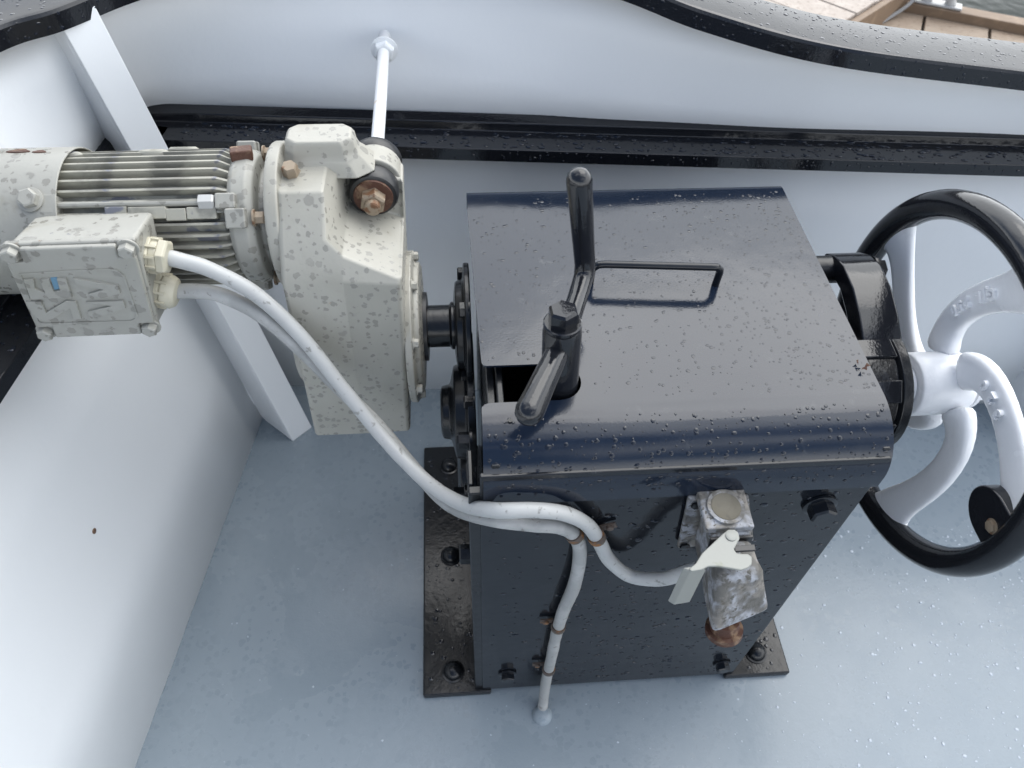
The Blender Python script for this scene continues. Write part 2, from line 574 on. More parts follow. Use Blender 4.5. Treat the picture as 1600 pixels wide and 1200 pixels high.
# frame ribs
lean = V((-.125, 0, 1))
def rib(a, b, c, z0, z1, notch):
    """a on the wall, b outer edge of web, c far edge of face plate (all at deck level)"""
    a, b, c = V(a), V(b), V(c)
    up = lambda p, z: V((p.x - .146 * z, p.y + .050 * z, z))
    n1 = (b - a).normalized()
    n2 = (c - b).normalized()
    mb = MB()
    t = .007
    mb.prism([up(a + n1 * .03, z0), up(b, z0), up(b, z1), up(a - n1 * .03, z1), up(a - n1 * .02, notch + .03), up(a, notch)], n2 * t)
    mb.prism([up(b, z0 - .001), up(c, z0 - .001), up(c, z1), up(b, z1)], n1 * t)
    return mb
A0, B0, C0 = at_z(408, 652, 0), at_z(454, 687, 0), at_z(484, 665, 0)
obj('frame_rib', rib(A0 + V((-.012, .010, 0)), B0, C0, .001, .812, .03), 'wall', bw, bevel=.0016)
q0 = at_z(1590, 692, 0)
rr = MB()
rr.prism([(q0.x, q0.y, .002), (q0.x, back_y(q0.x), .002), (q0.x, back_y(q0.x), .66), (q0.x, q0.y + .05, .66)], (.010, 0, 0))
rr.prism([(q0.x, q0.y - .002, .001), (q0.x, q0.y + .048, .66), (q0.x + .055, q0.y + .046, .66), (q0.x + .055, q0.y - .004, .001)], (0, .008, 0))
obj('frame_rib', rr, 'wall', bw, bevel=.0015)
# rust pinhole on the side plate
c = at(140, 830, (1, -.1525, .125), left_x(0, 0))
obj('rust_spot', MB().lathe([(.0042, -.004), (.0040, .0070), (.0020, .0073), (.0008, .0070)], 12, 'x', c), 'rust', bw)
# sealant beads where plates meet the deck
sb = MB()
pp = [V((x, back_y(x) - .002, .001 + .001 * mnoise.noise(V((x * 30, 0, 0))))) for x in [-.4 + i * .02 for i in range(110)]]
sb.tube(pp, .0045, 6)
pp = [V((left_x(y) + .002, y, .001 + .001 * mnoise.noise(V((y * 30, 5, 0))))) for y in [-1.2 + i * .02 for i in range(92)]]
sb.tube(pp, .0045, 6)
obj('weld_bead', sb, 'deck', bw)
wb = MB()
def bead(a, b, r, step=.006):
    n = max(2, int((b - a).length / step))
    wb.tube([a.lerp(b, i / n) for i in range(n + 1)], [r * (1 + .22 * mnoise.noise(a.lerp(b, i / n) * 190)) for i in range(n + 1)], 6)
ra = A0 + V((-.012, .010, 0))
upz = lambda p, z: V((p.x - .146 * z, p.y + .050 * z, z))
bead(upz(ra + (B0 - ra) * .12, .05) + V((.004, -.006, 0)), upz(ra + (B0 - ra) * .12, .79) + V((.004, -.006, 0)), .0055)
bead(V((-.40, back_y(-.40) - .003, zb - .001)), V((1.6, back_y(1.6) - .003, zb - .001)), .004)
bead(V((left_x(-.6, zb) + .003, -.6, zb - .001)), V((left_x(.6, zb) + .003, .6, zb - .001)), .004)
obj('weld_bead', wb, 'wall', bw)

# ------------------------------------------------------------------ jetty beyond the rail
e0, e1 = at_z(1330, 26, 0.0), at_z(1372, 0, 0.0)
ed = (e1 - e0).normalized()
en = V((-ed.y, ed.x, 0))
if en.x > 0:
    en = -en
j1 = thing('jetty', 'pale sun-bleached plank jetty beyond the black cap rail', 'jetty', e0 + en * .6)
for k in range(9):
    a = e0 - ed * .55 + ed * (.148 * k)
    b = a + ed * .142
    dz = random.uniform(-.002, .002)
    mb = MB().prism([a + V((0, 0, dz - .03)), b + V((0, 0, dz - .03)), b + en * 2.2 + V((0, 0, dz - .03)), a + en * 2.2 + V((0, 0, dz - .03))], (0, 0, .03))
    obj('plank', mb, 'ply', j1, bevel=.003)
obj('fascia_board', MB().prism([e0 - ed * .56 - en * .03 + V((0, 0, -.16)), e1 + ed * .6 - en * .03 + V((0, 0, -.16)), e1 + ed * .6 - en * .002 + V((0, 0, -.16)), e0 - ed * .56 - en * .002 + V((0, 0, -.16))], (0, 0, .15)), 'beam', j1, bevel=.004)
f0, f1 = at_z(1380, 12, -.1), at_z(1600, 55, -.1)
fd = (f1 - f0).normalized()
fn = V((-fd.y, fd.x, 0))
if fn.y < 0:
    fn = -fn
j2 = thing('pontoon', 'low tan boarded pontoon with a brown timber edge beside the water', 'pontoon', f0 - fn * .4 + V((0, 0, -.03)))
for k in range(12):
    a = f0 - fd * .32 + fd * (.243 * k)
    b = a + fd * .232
    z = V((0, 0, -.025 + random.uniform(-.001, .001)))
    mb = MB().prism([a + z, b + z, b - fn * .9 + z, a - fn * .9 + z], (0, 0, .025))
    obj('board', mb, 'board', j2, bevel=.003)
obj('edge_timber', MB().prism([f0 - fd * .35 + V((0, 0, -.03)), f1 + fd * .9 + V((0, 0, -.03)), f1 + fd * .9 + fn * .07 + V((0, 0, -.03)), f0 - fd * .35 + fn * .07 + V((0, 0, -.03))], (0, 0, .065)), 'beam', j2, bevel=.005)
obj('float', MB().prism([f0 - fd * .3 - fn * .8 + V((0, 0, -.55)), f1 + fd * .8 - fn * .8 + V((0, 0, -.55)), f1 + fd * .8 + fn * .05 + V((0, 0, -.55)), f0 - fd * .3 + fn * .05 + V((0, 0, -.55))], (0, 0, .51)), 'hullside', j2)
# cleat on the timber
k0 = f0.lerp(f1, .36) + fn * .035 + V((0, 0, .036))
cl = thing('mooring_cleat', 'galvanised two-horned mooring cleat on the brown timber edge', 'mooring cleat', k0)
obj('base', MB().prism([k0 - fd * .09 - fn * .028, k0 + fd * .09 - fn * .028, k0 + fd * .09 + fn * .028, k0 - fd * .09 + fn * .028], (0, 0, .010)), 'zinc', cl, bevel=.004)
for s in (-1, 1):
    obj('leg', MB().tube([k0 + fd * (.045 * s) + V((0, 0, .008)), k0 + fd * (.032 * s) + V((0, 0, .05)), k0 + fd * (.030 * s) + V((0, 0, .085))], [.022, .013, .014], 12), 'zinc', cl)
obj('horn', MB().tube([k0 - fd * .15 + V((0, 0, .096)), k0 - fd * .07 + V((0, 0, .088)), k0 + V((0, 0, .086)), k0 + fd * .07 + V((0, 0, .088)), k0 + fd * .15 + V((0, 0, .096))], [.010, .016, .018, .016, .010], 12, round_ends=True), 'zinc', cl)
# mooring line from the cleat
rp = smooth_path([k0 - fd * .06 + fn * .02 + V((0, 0, .05)), k0 - fd * .075 + V((0, 0, .07)), k0 - fd * .10 - fn * .06 + V((0, 0, .012)), k0 - fd * .17 - fn * .16 + V((0, 0, -.028)), k0 - fd * .26 - fn * .36 + V((0, 0, -.028)), k0 - fd * .3 - fn * .55 + V((0, 0, -.026))], 6)
tag(obj('mooring_rope', MB().tube(rp, .007, 8), 'rope'), 'thin grey mooring rope led from the cleat across the tan boards', 'rope')

# ================================================================== WINCH
BW, BD, BH = .40, .407, .662
wi = thing('winch', 'black painted anchor winch housing bolted to the grey deck', 'winch', (.2, .2, 0))
# base flanges
for x0, x1 in ((-.095, .012), (BW - .012, BW + .095)):
    bpz = obj('base_plate', MB().box((x0, -.004, .0), (x1, .468, .014)), 'cast', wi, bevel=.003)
    dm = MB()
    drops(dm, (x0 + .006, .004, .0143), (x1 - x0 - .012, 0, 0), (0, .45, 0), (0, 0, 1), 230, .0012, .0042, flat=.45)
    obj('water_drops', dm, 'drop', bpz, kind='stuff')
    xc = -.047 if x0 < 0 else BW + .047
    for y in (.031, .232, .42):
        bolt('bolt_head', (xc, y, .0138), (0, 0, 1), .0155, .017, 'cast', bpz, dome=True)
# box plates
fp = obj('front_panel', MB().box((-.002, 0, .0142), (BW, .006, .632)), 'panel', wi, bevel=.0015)
for p, r_, h_ in ((at_y(1280, 788, -.001), .0125, .017), (at_y(793, 1052, -.001), .0095, .012), (at_y(1128, 1037, -.001), .0095, .012)):
    bolt('hex_bolt', p, (0, -1, 0), r_, h_, 'panel', fp, spin=.5)
dm = MB()
drops(dm, (.006, -.0003, .03), (BW - .012, 0, 0), (0, 0, .555), (0, -1, 0), 900, .0008, .0030, stretch=1.5, flat=.3, sdir=(1, 0, -.12),
      test=lambda a, b: random.random() < .35 + .65 * (a > .25))
obj('water_drops', dm, 'drop', fp, kind='stuff')
obj('side_plate', MB().box((.0085, .0065, .0142), (.018, BD - .012, .640)), 'cast', wi, bevel=.002)
obj('side_plate', MB().box((BW - .010, .0065, .0142), (BW - .001, BD - .012, .640)), 'cast', wi, bevel=.002)
obj('back_panel', MB().box((.0185, BD - .020, .0142), (BW - .0105, BD - .0125, .640)), 'panel', wi)
obj('corner_angle', MB().box((-.0135, .002, .0145), (.0080, .012, .60)).box((-.0135, .0125, .0145), (-.0075, .055, .60)), 'cast', wi, bevel=.002)

# cover sheet with its slot
sl0, sl1, slx = .0655, .1125, .1025      # slot near edge, far edge, inner end
syc, srr = (sl0 + sl1) / 2, (sl1 - sl0) / 2
prof = []                                # (y, z, left edge x)
rb = .014
prof.append((BD, BH - .030, -.001))
for q in range(0, 91, 15):
    prof.append((BD - rb + rb * math.cos(R(q)), BH - rb + rb * math.sin(R(q)), -.001))
for y in (.36, .30, .24, .18, .14, .125):
    prof.append((y, BH, -.001 + .006 * (.36 - y) / .25))
prof += [(sl1 + .004, BH, .0052), (sl1 + .001, BH, .0068), (sl1 + .0002, BH, .0100)]
for q in range(90, -91, -12):
    prof.append((syc + srr * math.sin(R(q)), BH, slx - srr + srr * math.cos(R(q))))
prof += [(sl0 - .0002, BH, .0110), (sl0 - .0015, BH, .0060), (sl0 - .005, BH, .0028)]
rf = .058
prof.append((rf, BH, .0025))
for q in range(6, 91, 6):
    prof.append((rf - rf * math.sin(R(q)) - .0045 * math.sin(R(q)), BH - rf + rf * math.cos(R(q)), .0025 - .0015 * q / 90))
prof.append((-.0045, BH - rf - .016, .001))
cols = [0, .02, .06, .12, .2, .35, .5, .65, .8, .92, 1]
rings = [[V((xl + (BW + .0015 - xl) * t, y, z)) for t in cols] for y, z, xl in prof]
cb = MB().loft(rings, closed=False, caps=False)
cme = cb.mesh('cover', 40)
up_ok = sum(p.normal.z for p in cme.polygons)
if up_ok < 0:
    cme.flip_normals()
cover = link('cover', cme, M['black'], wi)
md = cover.modifiers.new('thickness', 'SOLIDIFY')
md.thickness = .0028
md.offset = -1
md = cover.modifiers.new('edge', 'BEVEL')
md.width = .0005
md.segments = 2
md.limit_method = 'ANGLE'
md.angle_limit = R(50)
md.harden_normals = True
cover['label'] = 'bent sheet cover with a slot and a bar handle'
h0, h1 = at_z(1118, 444, BH), at_z(922, 441, BH)
hp = [h0 + V((0, 0, -.001)), h0 + V((0, -.001, .018))]
t0, t1 = h0 + V((-.001, -.003, .027)), h1 + V((.001, -.003, .027))
hp += [h0 + V((-.001, -.002, .023)), t0 + V((-.005, 0, .001)), t0 + V((-.012, 0, .0015)), t1 + V((.012, 0, .0015)), t1 + V((.005, 0, .001)), h1 + V((.001, -.002, .023)), h1 + V((0, -.001, .018)), h1 + V((0, 0, -.001))]
obj('handle', MB().tube(hp, .0042, 12), 'panel', cover)
dm = MB()
def on_cover(a, b):
    x, y = a * BW, .065 + b * (BD - .085)
    if sl0 - .008 < y < sl1 + .006 and x < slx + .006:
        return False
    return random.random() < (.55 if a < .6 else 1)
drops(dm, (.006, .065, BH + .0002), (BW - .006, 0, 0), (0, BD - .085, 0), (0, 0, 1), 1500, .0005, .0024, on_cover, flat=.07)
for q in range(10, 90, 8):
    y, z = rf - (rf + .0045) * math.sin(R(q)), BH - rf + rf * math.cos(R(q))
    n = V((0, -math.sin(R(q)), math.cos(R(q))))
    drops(dm, V((.006, y, z)) + n * .0002, (BW - .006, 0, 0), (0, -.009 * math.cos(R(q)), -.009 * math.sin(R(q))), n, 46, .0007, .0025, flat=.13)
obj('water_drops', dm, 'drop', cover, kind='stuff')
# pin hole in the cover
hc = at_z(797, 659, BH - .002)
obj('pin_hole', MB().lathe([(.0022, 0), (.0022, .0012)], 12, 'z', (hc.x, hc.y, hc.z + .0012)), 'rubber', cover)

# scrap of dead leaf lying on the cover
lf = at_z(1346, 574, BH + .001)
lm = MB()
for k in range(5):
    a = k * 1.3
    c = lf + V((.003 * math.cos(a * 2), .003 * math.sin(a), .0006 * k))
    lm.add([c, c + V((.006 * math.cos(a), .006 * math.sin(a), .002)), c + V((.004 * math.cos(a + .9), .004 * math.sin(a + .9), .0035))], [(0, 1, 2)])
tag(obj('dead_leaf', lm, 'rust'), 'tiny brown scrap of dead leaf on the right edge of the black cover', 'leaf')
# left side bearings
def flange(name, y, z, x0, steps, par, nb_=0, rbolt=.06, bs=.008):
    """steps: (radius, x) going outwards (towards -x)"""
    f = obj(name, MB().lathe([(r, x) for r, x in steps], 40, 'x', (x0, y, z)), 'cast', par, bevel=.0018)
    for k in range(nb_):
        a = 2 * PI * k / nb_ + .5
        bolt('hex_bolt', (x0 + steps[0][1] - .0005, y + rbolt * math.cos(a), z + rbolt * math.sin(a)), (-1, 0, 0), bs, .014, 'cast', f, spin=k)
    return f
SY, SZ = .28, .548
flange('bearing_flange', SY, SZ, .008, [(.078, -.010), (.078, -.017), (.058, -.019), (.055, -.028), (.04, -.030), (.030, -.031)], wi, 4, .067, .0085)
flange('bearing_flange', .215, .455, .008, [(.074, -.008), (.074, -.018), (.064, -.020), (.060, -.034), (.042, -.038), (.036, -.040), (.034, -.050), (.028, -.052)], wi, 4, .068, .008)
flange('bearing_flange', .20, .325, .008, [(.066, -.008), (.066, -.016), (.050, -.018), (.046, -.030), (.03, -.034)], wi, 4, .057, .010)
flange('bearing_flange', .34, .40, .008, [(.05, -.006), (.05, -.018), (.03, -.022)], wi, 0)
obj('drive_shaft', MB().lathe([(.0265, -.075), (.0265, -.028), (.030, -.026), (.030, -.020)], 32, 'x', (0, SY, SZ)), 'cast', wi, bevel=.001)
p = at_x(712, 438, -.03)
bolt('hex_bolt', (-.006, p.y + .01, p.z - .012), (-1, 0, 0), .0095, .030, 'cast', wi, spin=.2)
bolt('hex_bolt', (-.014, .13, .385), (-1, 0, 0), .011, .020, 'cast', wi, spin=.2)
bolt('hex_bolt', (-.010, .09, .30), (-1, 0, 0), .012, .018, 'cast', wi, spin=.6)
bolt('hex_bolt', (-.006, .13, .51), (-1, 0, 0), .009, .018, 'cast', wi, spin=.6)

# gear inside the slot end
obj('gear_edge', MB().box((.0186, .05, .60), (.026, .13, .648)), 'cast', wi, bevel=.002)

# ------------------------------------------------------------------ clutch lever
lv = link('clutch_lever', None, None, wi, Matrix.Translation((.085, .085, .56)))
cb0, ct = V((.0855, .0855, .55)), at_z(879, 510, .736)
ax = (ct - cb0).normalized()
colm = MB().tube([cb0, cb0.lerp(ct, .97), ct, ct + ax * .003], [.0185, .0185, .0172, .0125], 28)
obj('column', colm, 'railpaint', lv, smooth=30)
bolt('hex_bolt', ct + ax * .002, ax, .0125, .020, 'railpaint', lv, washer=True, spin=.9)
zl = .714
pe, pr, pk = at_z(827, 643, zl), at_z(880, 532, zl), at_z(915, 428, zl)
ptop = at_y(905, 282, pk.y)
dirh = (pk - pe).normalized()
upd = (ptop - pk).normalized()
path = [pe, pe.lerp(pr, .5), pr, pr.lerp(pk, .6), pk - dirh * .016, pk - dirh * .006 + upd * .003, pk + upd * .012, pk + upd * .03, pk.lerp(ptop, .7), ptop]
obj('handle_bar', MB().tube(path, [.0130, .0119, .0107, .0101, .0101, .0104, .0106, .0108, .0115, .0122], 20, round_ends=True), 'railpaint', lv, smooth=60)

# ------------------------------------------------------------------ brake side (right)
WY, WZ = .164, .54
obj('brake_drum', MB().lathe([(.05, .402), (.074, .404), (.076, .41), (.071, .414), (.071, .472), (.077, .475), (.077, .486), (.070, .490), (.03, .492)], 48, 'x', (0, WY, WZ)), 'cast', wi, bevel=.001)
oo = [at_x(u, v, .488) for u, v in ((1345, 394), (1362, 398), (1378, 414), (1394, 448), (1405, 490), (1411, 530), (1413, 556))]
outl = [V((.44, p.y, p.z)) for p in oo]
cen = V((.44, WY + .03, WZ - .02))
inl = []
for i, p in enumerate(outl):
    d = (cen - p).normalized()
    inl.append(p + d * (.022 + .010 * min(i, 3) / 3))
obj('brake_arm', MB().prism(outl + inl[::-1], (.048, 0, 0)), 'railpaint', wi, bevel=.003)
pc = V((.44, oo[1].y, oo[1].z - .022))
obj('pivot_pin', MB().lathe([(.017, .396), (.017, .470), (.0145, .472), (.0145, .50)], 26, 'x', (0, pc.y - .002, pc.z + .002)), 'cast', wi, bevel=.001)
bolt('hex_bolt', (.489, pc.y - .01, pc.z + .006), (1, 0, 0), .012, .016, 'cast', wi)
obj('brake_bracket', MB().prism([(.403, .30, .45), (.403, .32, .60), (.403, .25, .61), (.403, .22, .47)], (.014, 0, 0)).prism([(.42, .24, .56), (.42, .27, .60), (.42, .22, .62), (.42, .17, .622), (.42, .20, .59)], (.012, 0, 0)), 'cast', wi, bevel=.003)
obj('wheel_shaft', MB().lathe([(.021, .490), (.021, .535)], 28, 'x', (0, WY, WZ)), 'white', wi)
cw_ = MB()
for k in range(9):
    a = 2 * PI * k / 9 + .25
    d = V((0, math.cos(a), math.sin(a)))
    t_ = V((0, -math.sin(a), math.cos(a)))
    c = V((.450, WY, WZ)) + d * .071
    fr = Matrix.Translation(c) @ Matrix((V((1, 0, 0)), t_, -d)).transposed().to_4x4()
    cw_.box((-.022, -.013, -.0055), (.0235, .013, .004), fr)
obj('clutch_claws', cw_, 'railpaint', wi, bevel=.002)
obj('shaft_key', MB().box((.494, WY - .02, WZ - .034), (.521, WY - .004, WZ - .018)), 'white', wi, bevel=.004)
obj('brake_lining', MB().lathe([(.0735, .43), (.0735, .47)], 40, 'x', (0, WY, WZ)), 'lining', wi)

# ================================================================== HAND WHEEL
hw = thing('hand_wheel', 'large spoked hand wheel with black rim and white curved spokes', 'hand wheel', (.56, WY, WZ))
RC, RX, RM = .2126, .550, .0172
rings = []
for k in range(96):
    a = 2 * PI * k / 96
    e = V((0, math.cos(a), math.sin(a)))
    rings.append([V((RX, WY, WZ)) + e * (RC + RM * math.cos(b)) + V((RM * math.sin(b), 0, 0)) for b in [2 * PI * j / 18 for j in range(18)]])
rings.append(rings[0])
obj('rim', MB().loft(rings, caps=False), 'railpaint', hw, smooth=80)
hub = obj('hub', MB().lathe([(.024, .523), (.037, .522), (.039, .526), (.0385, .56), (.038, .586), (.034, .592), (.027, .593)], 40, 'x', (0, WY, WZ)), 'white', hw, bevel=.002)
obj('shaft_end', MB().lathe([(.026, .5005), (.026, .5215), (.022, .5225)], 28, 'x', (0, WY, WZ)), 'white', hw, bevel=.001)
bolt('hub_nut', (.5965, WY, WZ), (1, 0, 0), .022, .026, 'white', hw)
polar = [(.036, -66), (.052, -58), (.066, -52), (.085, -41), (.110, -27), (.132, -16.5), (.150, -10), (.168, -5), (.184, -2), (.198, -.5), (.206, 0)]
wid = [.024, .0225, .0205, .0195, .0192, .0195, .0205, .0225, .028, .039, .052]
thk = [.013, .012, .0100, .0085, .0075, .007, .0068, .0068, .007, .008, .009]
xsp = [.572, .573, .574, .573, .570, .567, .564, .560, .556, .552, .550]
def spoke_pt(phi, i):
    r, d = polar[i]
    a = phi + R(d)
    return V((xsp[i], WY + r * math.cos(a), WZ + r * math.sin(a)))
PHI = [R(24), R(100), R(173), R(249), R(322)]
for phi in PHI:
    rings = []
    for i in range(len(polar)):
        p = spoke_pt(phi, i)
        t = spoke_pt(phi, min(i + 1, len(polar) - 1)) - spoke_pt(phi, max(i - 1, 0))
        if i == len(polar) - 1 or i >= 9:
            t = p - V((p.x, WY, WZ))
        t.x = 0
        t.normalize()
        s = V((0, -t.z, t.y))
        ring = []
        for j in range(20):
            b = 2 * PI * j / 20
            cs, sn = math.cos(b), math.sin(b)
            k = (abs(cs) ** 3.6 + abs(sn) ** 3.6) ** (-1 / 3.6)
            ring.append(p + s * (wid[i] * k * cs) + V((thk[i] * k * sn, 0, 0)))
        rings.append(ring)
    obj('spoke', MB().loft(rings), 'white', hw, subd=1, smooth=70)
# cast lettering on two spokes
def letters(word, centers, h, name, xface):
    mb = MB()
    n = len(centers)
    for i, ch in enumerate(word):
        if ch == ' ':
            continue
        c = centers[i]
        t = centers[min(i + 1, n - 1)] - centers[max(i - 1, 0)]
        t.x = 0
        t.normalize()
        nn = V((-1, 0, 0))
        upv = nn.cross(t)
        cu = D.curves.new('t', 'FONT')
        cu.body = ch
        cu.size = h
        cu.extrude = .0032
        cu.bevel_depth = .0005
        cu.offset = .0004
        cu.align_x = 'CENTER'
        cu.align_y = 'CENTER'
        to = D.objects.new('t', cu)
        COL.objects.link(to)
        dg = bpy.context.evaluated_depsgraph_get()
        me = D.meshes.new_from_object(to.evaluated_get(dg))
        mb.add([c + t * v.co.x + upv * v.co.y + nn * v.co.z for v in me.vertices], [tuple(p.vertices) for p in me.polygons])
        D.objects.remove(to)
        D.curves.remove(cu)
        D.meshes.remove(me)
    return obj(name, mb, 'white', hw, smooth=30)
def arc_pts(phi, r0_, r1_, n, lift, off=0):
    o = []
    for k in range(n):
        r = r0_ + (r1_ - r0_) * k / (n - 1)
        for i in range(len(polar) - 1):
            if polar[i][0] <= r <= polar[i + 1][0]:
                f = (r - polar[i][0]) / (polar[i + 1][0] - polar[i][0])
                d = polar[i][1] + (polar[i + 1][1] - polar[i][1]) * f
                x = xsp[i] + (xsp[i + 1] - xsp[i]) * f - (thk[i] + (thk[i + 1] - thk[i]) * f)
                a = phi + R(d)
                o.append(V((x - lift, WY + r * math.cos(a), WZ + r * math.sin(a))))
                break
    return o
letters('GJL 250', arc_pts(PHI[1], .146, .094, 7, .0012), .0175, 'lettering', 0)
letters('320', arc_pts(PHI[2], .112, .084, 3, .0012), .0175, 'lettering', 0)
# grip lug on the rim
lc = at_x(1556, 806, .548)
lo = V((0, lc.y - WY, lc.z - WZ)).normalized()
lg = MB()
poly = []
for k in range(20):
    a = PI * k / 19
    tq = V((0, -lo.z, lo.y))
    poly.append(lc - lo * (.034 * math.sin(a)) + tq * (.030 * math.cos(a)))
poly = [lc + lo * .040 + tq * .030] + poly + [lc + lo * .040 - tq * .030]
lug = obj('grip_lug', lg.prism([p - V((.010, 0, 0)) for p in poly], (.020, 0, 0)), 'railpaint', hw, bevel=.003)
bolt('grip_screw', lc + lo * .012 - V((.0102, 0, 0)), (-1, 0, 0), .006, .004, 'nut', lug)

# ================================================================== GEAR REDUCER
gr = thing('gear_reducer', 'cream painted tall shaft-mounted gearbox between motor and winch', 'gearbox', (-.14, .28, .43))
sh = lambda x, y, z: V((x + (z - .70) * .045, y, z))
secA = [(.2, .434), (.2, .70), (.222, .738), (.255, .772), (.30, .7722), (.35, .772), (.35, .434)]
secB = [(.2, .434), (.2, .70), (.214, .722), (.314, .716), (.3185, .764), (.35, .765), (.35, .434)]
secC = [(.2, .436), (.2, .694), (.2035, .700), (.314, .694), (.3185, .740), (.35, .741), (.35, .436)]
rings = []
for x, sec in ((-.196, [(y + (.004 if y < .3 else -.004), z) for y, z in secA]), (-.192, secA), (-.150, secA), (-.132, secB), (-.077, secC), (-.073, [(y + (.004 if y < .3 else -.004), z) for y, z in secC])):
    rings.append([sh(x, y, z) for y, z in sec])
housing = obj('housing', MB().loft(rings), 'gear', gr, bevel=.010, seg=4, smooth=50)
# square inspection boss on top
tb = MB()
t4 = [(-.186, .262), (-.126, .262), (-.120, .31), (-.176, .312)]
cx_, cy_ = -.152, .320
ring = lambda k, z: [V((cx_ + dx * k, cy_ + dy * k, z)) for dx, dy in ((-.036, -.010), (-.026, -.019), (.024, -.019), (.036, -.010), (.036, .012), (.026, .020), (-.026, .020), (-.036, .012))]
tb.loft([ring(1.5, .760), ring(1.22, .7725), ring(1.08, .777), ring(1.0, .784), ring(.97, .792), ring(.88, .797)])
obj('top_boss', tb, 'gear', gr, bevel=.002)
# lug and rubber bushes of the torque arm
BX, BZ = -.103, .733
lg = MB()
lg.lathe([(.030, .322), (.030, .352)], 32, 'y', (BX, 0, BZ))
lg.prism([(BX - .03, .326, BZ + .002), (BX + .029, .326, BZ + .002), (BX + .029, .326, .68), (BX - .06, .326, .68), (BX - .06, .326, BZ + .026), (BX, .326, BZ + .0285)], (0, .024, 0))
obj('torque_lug', lg, 'gear', gr, bevel=.002)
# output and input flanges
of = obj('output_cover', MB().lathe([(.05, -.080), (.094, -.079), (.095, -.070), (.082, -.068), (.080, -.062), (.045, -.060)], 48, 'x', (0, SY, SZ)), 'gear', gr, bevel=.002)
for k in range(8):
    a = 2 * PI * k / 8 + .2
    bolt('hex_bolt', (-.0697, SY + .088 * math.cos(a), SZ + .088 * math.sin(a)), (1, 0, 0), .005, .007, 'gear', of, spin=k)
obj('shaft_seal', MB().lathe([(.043, -.0615), (.043, -.0555), (.032, -.055)], 36, 'x', (0, SY, SZ)), 'rubber', gr)
MY, MZ = .300, .708
obj('input_flange', MB().lathe([(.05, -.207), (.077, -.206), (.079, -.202), (.079, -.192), (.06, -.188)], 48, 'x', (0, MY, MZ)), 'gear', gr, bevel=.002)
obj('rear_bearing_boss', MB().lathe([(.05, -.208), (.066, -.206), (.07, -.200), (.07, -.188)], 48, 'x', (-.004, SY, SZ + .005)), 'gear', gr, bevel=.002)
p = at_z(455, 268, .775)
bolt('breather_plug', (p.x, p.y, .768), (0, -.25, 1), .0075, .018, 'nut', gr, washer=True)

# torque rod with its rubber discs and nuts
tr = thing('torque_rod', 'white rust-streaked rod tying the gearbox lug to the bulwark plate', 'tie rod', (BX, .5, BZ))
M['rod'] = mat('white_rusty_rod', (.76, .77, .78), .35, bump=(60, .0015, .5), layers=[('noise', 34, .58, .70, (.62, .52, .38)), ('noise', 50, .70, .76, (.42, .22, .10), .7)])
obj('rod', MB().tube([(BX, .30, BZ), (BX, .50, BZ), (BX - .001, back_y(BX) + .03, BZ)], .0078, 16), 'rod', tr)
bolt('wall_nut', (BX, .622, BZ), (0, -1, 0), .0125, .012, 'wall', tr, washer=True)
obj('rubber_disc', MB().lathe([(.022, .352), (.028, .353), (.0295, .358), (.0295, .365), (.027, .370), (.012, .371)], 36, 'y', (BX, 0, BZ)), 'rubber', tr)
obj('rubber_disc', MB().lathe([(.021, .322), (.0255, .320), (.027, .316), (.027, .303), (.025, .299), (.0225, .298)], 36, 'y', (BX, 0, BZ)), 'rubber', tr)
obj('rusty_washer', MB().lathe([(.0215, .2985), (.021, .2955), (.010, .295)], 36, 'y', (BX, 0, BZ)), 'rust', tr)
bolt('end_nut', (BX, .2955, BZ), (0, -1, 0), .0125, .013, 'nut', tr, washer=False)
obj('rod_end', MB().lathe([(.0085, .284), (.0085, .276), (.007, .2745)], 18, 'y', (BX, 0, BZ)), 'nut', tr)

# ================================================================== ELECTRIC MOTOR
em = thing('electric_motor', 'grimy cream finned electric motor mottled with wet spots left of the gearbox', 'electric motor', (-.33, MY, MZ - .075))
obj('stator_body', MB().lathe([(.04, -.43), (.0595, -.428), (.0605, -.25), (.054, -.242)], 48, 'x', (0, MY, MZ)), 'fin', em)
fme = None
for k in range(38):
    a = 2 * PI * k / 38
    if R(196) < a < R(238):
        continue
    if fme is None:
        fb = MB()
        prof_f = [(-.418, .056), (-.418, .0710), (-.255, .0722), (-.243, .066), (-.243, .056)]
        fb.loft([[V((x, -.0018 + (.0006 if r > .06 else 0), r)) for x, r in prof_f], [V((x, .0018 - (.0006 if r > .06 else 0), r)) for x, r in prof_f]])
        fme = fb.mesh('cooling_fin', 30)
        fme.materials.append(M['fin'])
    link('cooling_fin', fme, None, em, Matrix.Translation((0, MY, MZ)) @ Matrix.Rotation(a, 4, 'X'))
# fan cowl: a shell with an open front
cw = []
for r, x in ((.02, -.640), (.060, -.640), (.072, -.632), (.0755, -.620), (.0762, -.405), (.0745, -.4045), (.0735, -.60), (.02, -.61)):
    cw.append((r, x))
cowl = obj('fan_cowl', MB().lathe(cw, 64, 'x', (0, MY, MZ)), 'cream', em, bevel=.0006)
cowl['label'] = 'smooth rounded fan cowl with rusty patches on top'
def radial(px, py, rad, x_guess=None):
    """point on the cylinder round the motor axis under this pixel"""
    d = ray(px, py)
    c = V((CAM.y - MY, CAM.z - MZ))
    dd = V((d.y, d.z))
    A_, B_, C_ = dd.dot(dd), 2 * c.dot(dd), c.dot(c) - rad * rad
    t = (-B_ - math.sqrt(max(0, B_ * B_ - 4 * A_ * C_))) / (2 * A_)
    p = CAM + d * t
    n = V((0, p.y - MY, p.z - MZ)).normalized()
    return p, n
p, n = radial(48, 312, .0762)
bolt('cowl_screw', p, n, .0085, .009, 'cream', cowl, washer=True)
